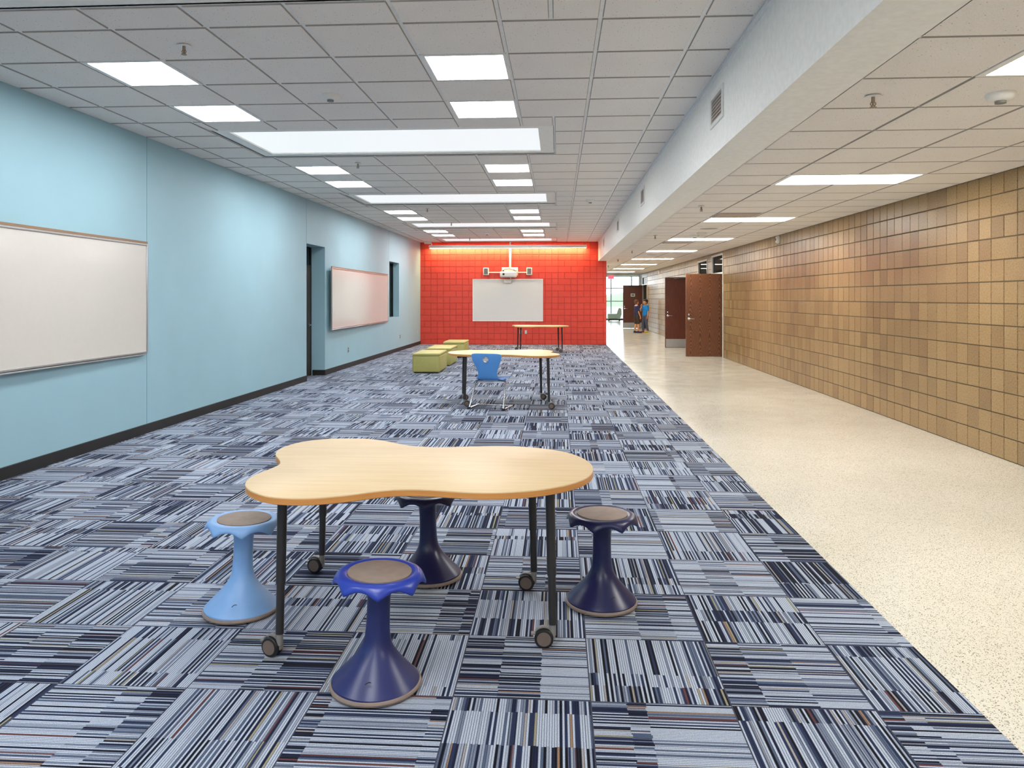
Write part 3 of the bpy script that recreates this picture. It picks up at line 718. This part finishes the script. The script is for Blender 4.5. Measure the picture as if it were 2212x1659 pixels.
def table(loc, rotz, label):
    t = thing('activity_table', label, 'table', loc, rotz, 'curved maple tables')
    b = MB(); b.loft([[(x_, y_, TZ-.005) for x_, y_ in inset(POLY, .0005)], [(x_, y_, TZ-.0015) for x_, y_ in inset(POLY, .001)], [(x_, y_, TZ) for x_, y_ in inset(POLY, .003)]]); b.build('tabletop', 'maple', t)
    b = MB(); b.loft([[(x_, y_, TZ-.030) for x_, y_ in inset(POLY, .004)], [(x_, y_, TZ-.0275) for x_, y_ in POLY], [(x_, y_, TZ-.006) for x_, y_ in POLY], [(x_, y_, TZ-.005) for x_, y_ in inset(POLY, .001)]]); b.build('edge_band', 'maple_edge', t)
    for k, (x_, y_, a) in enumerate(LEGS):
        sx = .012*(-1 if x_ < 0 else 1)*-1
        b = MB(); b.tube([(x_-sx*-1*1.0 if 0 else x_+sx*0, y_, TZ-.03), (x_-sx*-.0+(-sx)*.65, y_, .30)], .0195, 20)
        b.box((x_-.04, y_-.04, TZ-.035), (x_+.04, y_+.04, TZ-.0301))
        lg = b.build('leg', 'dk_metal', t)
        b = MB(); b.tube([(x_-sx*.65, y_, .31), (x_-sx, y_, .095)], .0165, 20); b.build('leg_extension', 'dk_metal', lg)
        b = MB()
        for z in (.34, .37, .40, .43): b.ellip((x_+.0185-sx*.6, y_, z), (.003, .004, .004), 8)
        b.build('height_button', 'black_pl', lg)
        caster(lg, x_-sx, y_, a)
    return t
table((TC[0], TC[1], 0), 0, 'large curved maple table nearest the camera with stools around it')
table((-.80, 10.27, 0), PI, 'curved maple table in the middle of the room with a blue chair pulled up')
table((-.44, 20.25, 0), 0, 'farthest curved maple table standing before the red wall')

# ------------------------------------------------------------------ ottomans
def ottoman(x0, x1, y0, y1, h, label, rz=0):
    cx, cy = (x0+x1)/2, (y0+y1)/2; a, c = (x1-x0)/2, (y1-y0)/2
    t = thing('ottoman', label, 'ottoman', (cx, cy, 0), rz, 'olive green ottomans')
    b = MB(); b.box((-a, -c, .02), (a, c, h-.05), .022, 3); b.build('upholstered_base', 'olive', t)
    b = MB(); b.box((-a-.003, -c-.003, h-.055), (a+.003, c+.003, h), .024, 4); b.build('seat_cushion', 'olive', t)
    b = MB(); b.box((-a+.03, -c+.03, 0), (a-.03, c-.03, .024)); b.build('plinth', 'black_pl', t)
    b = MB()
    for s in (-1, 1): b.tube([(s*a, -c-.004, .03), (s*a, -c-.004, h-.06)], .003, 6)
    b.tube([(-a, -c-.005, h-.055), (a, -c-.005, h-.055)], .003, 6); b.build('seam_piping', 'olive', t)
ottoman(-2.80, -2.275, 14.28, 15.25, .385, 'olive green block ottoman nearest the camera')
ottoman(-2.80, -2.28, 15.80, 16.85, .385, 'middle olive green block ottoman, partly hidden behind the nearest one')
ottoman(-2.79, -2.27, 18.05, 19.0, .385, 'farthest olive green block ottoman, closest to the red wall')

# ------------------------------------------------------------------ chair
def chair():
    t = thing('school_chair', 'blue plastic shell chair with round hole in its back at the middle table', 'chair', (-.885, 9.88, 0), -.235)
    # profile (y forward, z) and half width; local +y faces the table
    prof = [(-.235, .735, .203), (-.232, .69, .208), (-.222, .63, .196), (-.205, .57, .165), (-.19, .51, .137), (-.175, .46, .128), (-.15, .400, .146), (-.105, .366, .176), (0, .372, .218), (.10, .390, .230), (.18, .396, .225), (.215, .378, .21)]
    n = 20; th = .009; grid = []
    P = [Vector((p[0], p[1])) for p in prof]
    b = MB(); bm = b.bm; top = []; bot = []
    for k, (y, z, hw) in enumerate(prof):
        tn = (P[min(k+1, len(P)-1)]-P[max(k-1, 0)]).normalized(); nrm = Vector((-tn.y, tn.x)) * -1
        rt_, rb_ = [], []
        for i in range(n+1):
            u = -1+2*i/n; curve = (.030 if k < 6 else .022)*u*u
            off = Vector((0, 0))
            if k < 7: yy, zz = y+curve*1.0, z
            else: yy, zz = y, z+curve*.8
            if k == 0: zz -= .0+.012*abs(u)**6
            rt_.append(bm.verts.new((u*hw, yy-nrm.x*th/2, zz-nrm.y*th/2))); rb_.append(bm.verts.new((u*hw, yy+nrm.x*th/2, zz+nrm.y*th/2)))
        top.append(rt_); bot.append(rb_)
    hole = {(1, i) for i in (8, 9, 10, 11)}  # replaced below by a true round hole
    K = len(prof)-1
    for k in range(K):
        for i in range(n):
            bm.faces.new((top[k][i], top[k][i+1], top[k+1][i+1], top[k+1][i])); bm.faces.new((bot[k][i], bot[k+1][i], bot[k+1][i+1], bot[k][i+1]))
    for k in range(K):
        for i in (0, n): bm.faces.new((top[k][i], top[k+1][i], bot[k+1][i], bot[k][i]))
    for k in (0, K):
        for i in range(n): bm.faces.new((top[k][i], top[k][i+1], bot[k][i+1], bot[k][i]))
    bmesh.ops.recalc_face_normals(bm, faces=bm.faces)
    s = b.build('seat_shell', 'chair_blue', t)
    sub = s.modifiers.new('s', 'SUBSURF'); sub.levels = 1; sub.render_levels = 1
    cb = MB(); cb.lathe([(.035, -.15), (.035, .15)], 32, mat=Matrix.Translation((0, -.225, .655)) @ Matrix.Rotation(PI/2, 4, 'X')); cu = cb.build('cutter', 'chair_blue', t)
    bo = s.modifiers.new('b', 'BOOLEAN'); bo.object = cu; bo.operation = 'DIFFERENCE'; bo.solver = 'EXACT'
    bpy.context.view_layer.update(); dg = bpy.context.evaluated_depsgraph_get()
    me = bpy.data.meshes.new_from_object(s.evaluated_get(dg)); s.modifiers.clear(); s.data = me; bpy.data.objects.remove(cu)
    b = MB(); b.box((-.03, -.246, .604), (.03, -.24, .612)); b.bm.free()
    b = MB(); b.lathe([(.0345, -.011), (.040, -.011), (.040, .011), (.0345, .011), (.0345, -.011)], 32, mat=Matrix.Translation((0, -.2255, .655)) @ Matrix.Rotation(PI/2+.16, 4, 'X'), cap=False); b.build('hole_rim', 'alu', t)
    for s_ in (-1, 1):
        b = MB(); b.tube([(s_*.13, .05, .352), (s_*.19, .02, .355), (s_*.205, -.03, .340), (s_*.232, -.20, .03), (s_*.236, -.215, .014), (s_*.237, -.19, .013), (s_*.237, .22, .013)], .0115, 12); b.build('leg', 'chrome', t)
        b = MB(); b.box((s_*.237-.016, -.24, 0), (s_*.237+.016, -.18, .030), .005, 2); b.box((s_*.237-.015, .19, 0), (s_*.237+.015, .24, .028), .005, 2); b.build('foot_glide', 'black_pl', t)
    b = MB(); b.tube([(-.237, .12, .020), (.237, .12, .020)], .0085, 12); b.build('crossbar', 'chrome', t)
    b = MB(); b.tube([(-.13, .05, .352), (.13, .05, .352)], .0115, 12); b.box((-.1, -.02, .352), (.1, .08, .366)); b.build('seat_support', 'chrome', t)
M['chair_blue'] = plain('chair_blue_plastic', lin(84, 146, 214), .4, spec=.5, var=.02)
chair()

# ------------------------------------------------------------------ lobby: window wall, armchair, exit sign
t = thing('window_2', 'bright floor to ceiling lobby windows at the corridor end', 'window', (0, 49.0, 0)); t['kind'] = 'structure'
b = MB()
for xx in (-5.5, -4, -2.5, -1, .5, 1.9, 3.42, 4.74, 6.2, 7.7, 9.2): b.box((xx-.035, -.05, 0), (xx+.035, .05, 2.86))
for zz in (.05, 1.22, 2.06, 2.83): b.box((-6, -.045, zz-.03), (9.9, .045, zz+.03))
b.build('window_frame', 'teal_al', t, smooth=False)
b = MB(); b.box((-6, -.004, 0), (9.9, .004, 2.86)); b.build('glass_pane', 'glass', t, smooth=False)
b = MB(); b.box((-200, 49.3, -.3), (200, 420, -.1)); st(b.build('floor', 'pave', smooth=False), 'pale ground outside the windows')
b = MB(); rings = []
for k in range(41):
    xx = -60+k*3.6; hh = .3+.55*math.sin(k*.7)+.35*math.sin(k*1.9+1)
    rings.append([(xx, 130, -.2), (xx, 136, max(.1, hh)+1.0), (xx, 150, max(.1, hh)+1.3), (xx, 170, -.2)])
b.loft(rings); tag(b.build('distant_hill', 'grass'), 'pale green hill seen through the lobby windows', 'hill')
t = thing('exit_sign', 'red illuminated exit sign hanging from the ceiling at the corridor end', 'exit sign', (2.575, 36.9, 2.36))
b = MB(); b.box((-.145, -.02, 0), (.145, .02, .18), .006, 1); b.box((-.02, -.02, .18), (.02, .02, .222)); b.build('sign_box', 'exit_red', t)
cu = bpy.data.curves.new('letters', 'FONT'); cu.body = 'EXIT'; cu.size = .15; cu.extrude = .002; cu.align_x = 'CENTER'; cu.align_y = 'CENTER'
to = bpy.data.objects.new('tmp', cu); C.objects.link(to); bpy.context.view_layer.update()
me = bpy.data.meshes.new_from_object(to.evaluated_get(bpy.context.evaluated_depsgraph_get())); bpy.data.objects.remove(to)
lo = bpy.data.objects.new('sign_letters', me); C.objects.link(lo); lo.parent = t; lo.location = (0, -.0225, .09); lo.rotation_euler = (PI/2, 0, 0); me.materials.clear(); me.materials.append(M['exit_txt'])
for xx, lb in ((2.5, 'long lobby ceiling light just visible past the corridor ceiling, right one'), ):
    pass
t = thing('ring_light', 'thin white ring lamp hanging in the lobby', 'lamp', (3.35, 45.5, 2.80))
b = MB(); N_ = 48; b.loft([[((.75+p*.03)*math.cos(2*PI*k/N_), (.75+p*.03)*math.sin(2*PI*k/N_), q) for p, q in ((-1, 0), (1, 0), (1, .05), (-1, .05))] for k in range(N_+1)], False); b.build('ring_shade', 'white_pl', t)
b = MB()
for k in range(3): b.tube([(.75*math.cos(k*2.09), .75*math.sin(k*2.09), .05), (.75*math.cos(k*2.09), .75*math.sin(k*2.09), .30)], .004, 6)
b.build('hanging_wire', 'alu', t)
t = thing('lounge_chair', 'pale sage green lounge chair on black casters by the lobby windows', 'armchair', (3.50, 47.3, 0))
b = MB(); b.box((-.42, -.33, .12), (.26, .33, .45), .06, 4); b.build('seat', 'sage', t)
b = MB(); b.loft([[(.18+.0, yy, .12), (.34, yy, .12), (.43, yy, .40), (.42, yy, .72), (.36, yy, .80), (.27, yy, .80), (.20, yy, .66), (.14, yy, .45)] for yy in (-.34, -.28, .28, .34)]); b.build('backrest', 'sage', t)
b = MB(); b.box((-.40, -.30, .075), (.38, .30, .12)); b.build('base', 'black_pl', t)
b = MB()
for a in (-.33, .32):
    for c in (-.25, .25): b.lathe([(.034, -.015), (.034, .015)], 14, mat=Matrix.Translation((a, c, .036)) @ Matrix.Rotation(PI/2, 4, 'X')); b.box((a-.01, c-.02, .03), (a+.01, c+.02, .08))
b.build('caster', 'black_pl', t)
b = MB(); b.box((1.6, 48.75, 0), (9.8, 48.93, .10)); st(b.build('baseboard_lobby', 'black_base', smooth=False))

# ------------------------------------------------------------------ children
def solid(name, mb, mat, parent, voxel=.006, smooth=3):
    o = mb.build(name, mat, None, smooth=False)
    r = o.modifiers.new('r', 'REMESH'); r.mode = 'VOXEL'; r.voxel_size = voxel; r.use_smooth_shade = True
    s = o.modifiers.new('s', 'SMOOTH'); s.iterations = smooth; s.factor = .5
    bpy.context.view_layer.update(); dg = bpy.context.evaluated_depsgraph_get()
    me = bpy.data.meshes.new_from_object(o.evaluated_get(dg)); o.modifiers.clear(); o.data = me
    me.materials.clear(); me.materials.append(M[mat])
    if parent: o.parent = parent
    return o
def hand(b, w_, d, side, up, curl=.5):
    # w_: wrist, d: direction along the hand, up: palm normal, side: thumb side
    w_ = Vector(w_); d = Vector(d).normalized(); up = Vector(up); up = (up-d*up.dot(d)).normalized(); sd = d.cross(up)*side
    pc = w_+d*.035
    b.cap(w_, .017, pc+sd*.008, .018, 10); b.cap(pc-sd*.016, .012, pc+d*.02-sd*.02, .011, 10); b.cap(pc+sd*.016, .012, pc+d*.02+sd*.02, .011, 10)
    for k, L in enumerate((.052, .060, .056, .043)):
        a = pc+d*.022+sd*(.021-.014*k); m_ = a+d*L*.5*(1-.2*curl)+up*L*.5*curl*.6; e = m_+d*L*.4*(1-curl)+up*L*.5*curl
        b.cap(a, .0075, m_, .007, 8); b.cap(m_, .007, e, .0058, 8)
    a = w_+d*.015+sd*.018; m_ = a+(d*.6+sd*.8).normalized()*.028; e = m_+(d*.9+sd*.3+up*.2).normalized()*.022
    b.cap(a, .009, m_, .008, 8); b.cap(m_, .008, e, .0065, 8)
def child(label, loc, rotz, arms, hair, shirt, shoulders, pants, long_, shoes, head_turn=0, stride=.05):
    b = MB(); Vc = Vector
    hz = 1.255
    # legs
    legs = []
    for s in (-1, 1):
        hip = Vc((s*.075, 0, .70)); kn = Vc((s*.085, .03+s*stride*.3, .385)); an = Vc((s*.09, -.005+s*stride, .075)); toe = an+Vc((s*.02, .13, -.045))
        legs.append((hip, kn, an, toe)); b.cap(hip, .068, kn, .045); b.cap(kn, .043, kn+(an-kn)*.35, .046); b.cap(kn+(an-kn)*.35, .046, an, .028); b.cap(an, .028, toe, .024)
    # trunk
    b.ellip((0, 0, .73), (.115, .085, .09)); b.ellip((0, .005, .86), (.098, .072, .12)); b.ellip((0, 0, 1.0), (.118, .078, .13)); b.cap((-.10, 0, 1.085), .040, (.10, 0, 1.085), .040)
    b.cap((0, -.005, 1.09), .046, (0, .005, 1.19), .036)
    # head
    hm = Matrix.Translation((0, .01, hz)) @ Matrix.Rotation(head_turn, 4, 'Z')
    def E(c, r): b.merge_e(hm, c, r)
    for c, r in (((0, -.012, .025), (.074, .090, .085)), ((0, .018, -.03), (.056, .062, .070)), ((0, .052, -.068), (.026, .022, .022)), ((0, .083, -.012), (.010, .016, .014)), ((0, .079, .008), (.007, .010, .022)), ((-.076, -.005, -.008), (.010, .018, .028)), ((.076, -.005, -.008), (.010, .018, .028)), ((-.035, .058, -.022), (.022, .018, .018)), ((.035, .058, -.022), (.022, .018, .018)), ((0, .070, -.048), (.018, .010, .008)), ((0, .066, .035), (.045, .016, .014))):
        t_ = bmesh.new(); bmesh.ops.create_uvsphere(t_, u_segments=18, v_segments=12, radius=1); b.merge(t_, 0, hm @ Matrix.Translation(c) @ Matrix.Diagonal((*r, 1)))
    A = []
    for s, (el, wr, hd, up, th) in zip((-1, 1), arms):
        sh = Vc((s*.135, 0, 1.085)); el = Vc(el); wr = Vc(wr); A.append((sh, el, wr))
        b.cap(sh, .042, el, .029); b.cap(el, .028, el+(wr-el)*.3, .031); b.cap(el+(wr-el)*.3, .031, wr, .019); hand(b, wr, hd, th, up)
    body = solid('person', b, 'skin', None, .0055, 4); body.location = loc; body.rotation_euler = (0, 0, rotz); tag(body, label, 'person', 'children in the corridor')
    # face details
    b = MB()
    for s in (-1, 1):
        t_ = bmesh.new(); bmesh.ops.create_uvsphere(t_, u_segments=12, v_segments=8, radius=.0115); b.merge(t_, 0, hm @ Matrix.Translation((s*.030, .0655, .010)))
        t_ = bmesh.new(); bmesh.ops.create_uvsphere(t_, u_segments=10, v_segments=6, radius=.0062); b.merge(t_, 1, hm @ Matrix.Translation((s*.030, .0735, .010)))
    b.build('eyes', ['eye_w', 'eye_b'], body)
    b = MB(); t_ = bmesh.new(); bmesh.ops.create_uvsphere(t_, u_segments=12, v_segments=8, radius=1); b.merge(t_, 0, hm @ Matrix.Translation((0, .079, -.048)) @ Matrix.Diagonal((.019, .006, .0065, 1))); b.build('mouth', 'lip', body)
    # hair
    b = MB(); rnd = random.Random(hash(label) % 97 if False else len(label))
    for c, r in (((0, -.028, .042), (.084, .092, .082)), ((0, -.055, .0), (.076, .055, .072)), ((0, .035, .082), (.062, .052, .030))):
        t_ = bmesh.new(); bmesh.ops.create_uvsphere(t_, u_segments=18, v_segments=12, radius=1); b.merge(t_, 0, hm @ Matrix.Translation(c) @ Matrix.Diagonal((*r, 1)))
    for k in range(70 if hair == 'hair2' else 40):
        th = rnd.uniform(0, 2*PI); ph = rnd.uniform(-.1, 1.5); rr = .088+(.008 if hair == 'hair2' else 0)
        c = Vector((rr*.92*math.cos(th)*math.cos(ph), -.028+rr*math.sin(th)*math.cos(ph), .035+rr*.95*math.sin(ph)))
        if c.y > .035 and c.z < .075: continue
        q = rnd.uniform(.014, .021) if hair == 'hair2' else rnd.uniform(.010, .015)
        t_ = bmesh.new(); bmesh.ops.create_uvsphere(t_, u_segments=8, v_segments=6, radius=q); b.merge(t_, 0, hm @ Matrix.Translation(c))
    solid('hair', b, hair, body, .006, 1)
    # shirt
    b = MB(); b.ellip((0, .0, .80), (.125, .097, .12)); b.ellip((0, .004, .90), (.118, .092, .14)); b.ellip((0, 0, 1.0), (.131, .091, .13)); b.cap((-.11, 0, 1.082), .052, (.11, 0, 1.082), .052)
    b.loft([[(math.cos(2*PI*k/24)*r*.132, math.sin(2*PI*k/24)*r*.102, z) for k in range(24)] for r, z in ((.98, .70), (1.0, .80), (.98, .95))])
    for (sh, el, wr) in A: b.cap(sh, .053, sh+(el-sh)*.72, .047)
    solid('t_shirt', b, shirt, body, .007, 3)
    if shoulders:
        b = MB(); b.cap((-.07, -.002, 1.105), .047, (.07, -.002, 1.105), .047); b.ellip((-.03, .075, .98), (.06, .03, .09)); b.ellip((0, 0, 1.13), (.06, .055, .028)); solid('shirt_yoke', b, shoulders, body, .007, 3)
    # trousers or shorts
    b = MB(); b.ellip((0, 0, .715), (.125, .096, .085))
    for (hip, kn, an, toe) in legs:
        if long_: b.cap(hip, .078, kn, .058); b.cap(kn, .057, an+Vc((0, 0, .02)), .046)
        else: b.cap(hip, .080, kn+(hip-kn)*.12, .070)
    solid('trousers' if long_ else 'shorts', b, pants, body, .007, 2)
    if not long_:
        b = MB(); b.box((.15, .0, .47), (.156, .05, .52), .002, 1); pass; b.bm.free()
    for (hip, kn, an, toe), mt in zip(legs, shoes):
        b = MB(); b.cap(an+Vc((0, -.02, -.025)), .036, toe+Vc((0, .0, .0)), .031); b.cap(an+Vc((0, -.025, -.04)), .033, toe+Vc((0, .02, -.004)), .026); b.cap(an, .036, an+Vc((0, 0, -.02)), .036)
        o = solid('shoe', b, mt, body, .006, 2)
    return body
MB.merge_e = lambda *a: None
dn = (0, .12, -1)
arms1 = [((-.165, .10, .88), (-.05, .25, 1.0), (.2, .25, 1), (0, -1, .3), -1), ((.175, -.01, .87), (.19, .07, .66), (0, .15, -1), (-1, 0, 0), -1)]
child('child with short brown hair, navy and lavender shirt and dark shorts', (3.22, 31.15, .0), -PI/2+.45, arms1, 'hair1', 'tee_navy', 'lav', 'brown_cl', False, ('navy_sh', 'navy_sh'), .1, .03)
arms2 = [((-.175, -.01, .87), (-.195, .05, .66), (0, .15, -1), (1, 0, 0), 1), ((.15, .12, .90), (.06, .17, 1.09), (-.2, -.1, 1), (0, -1, 0), 1)]
child('child with dark curly hair, bright blue shirt and grey trousers, hand raised to mouth', (3.62, 31.5, .0), PI/2+.55, arms2, 'hair2', 'tee_blue', None, 'grey_cl', True, ('yellow_sh', 'red_sh'), .05, .05)
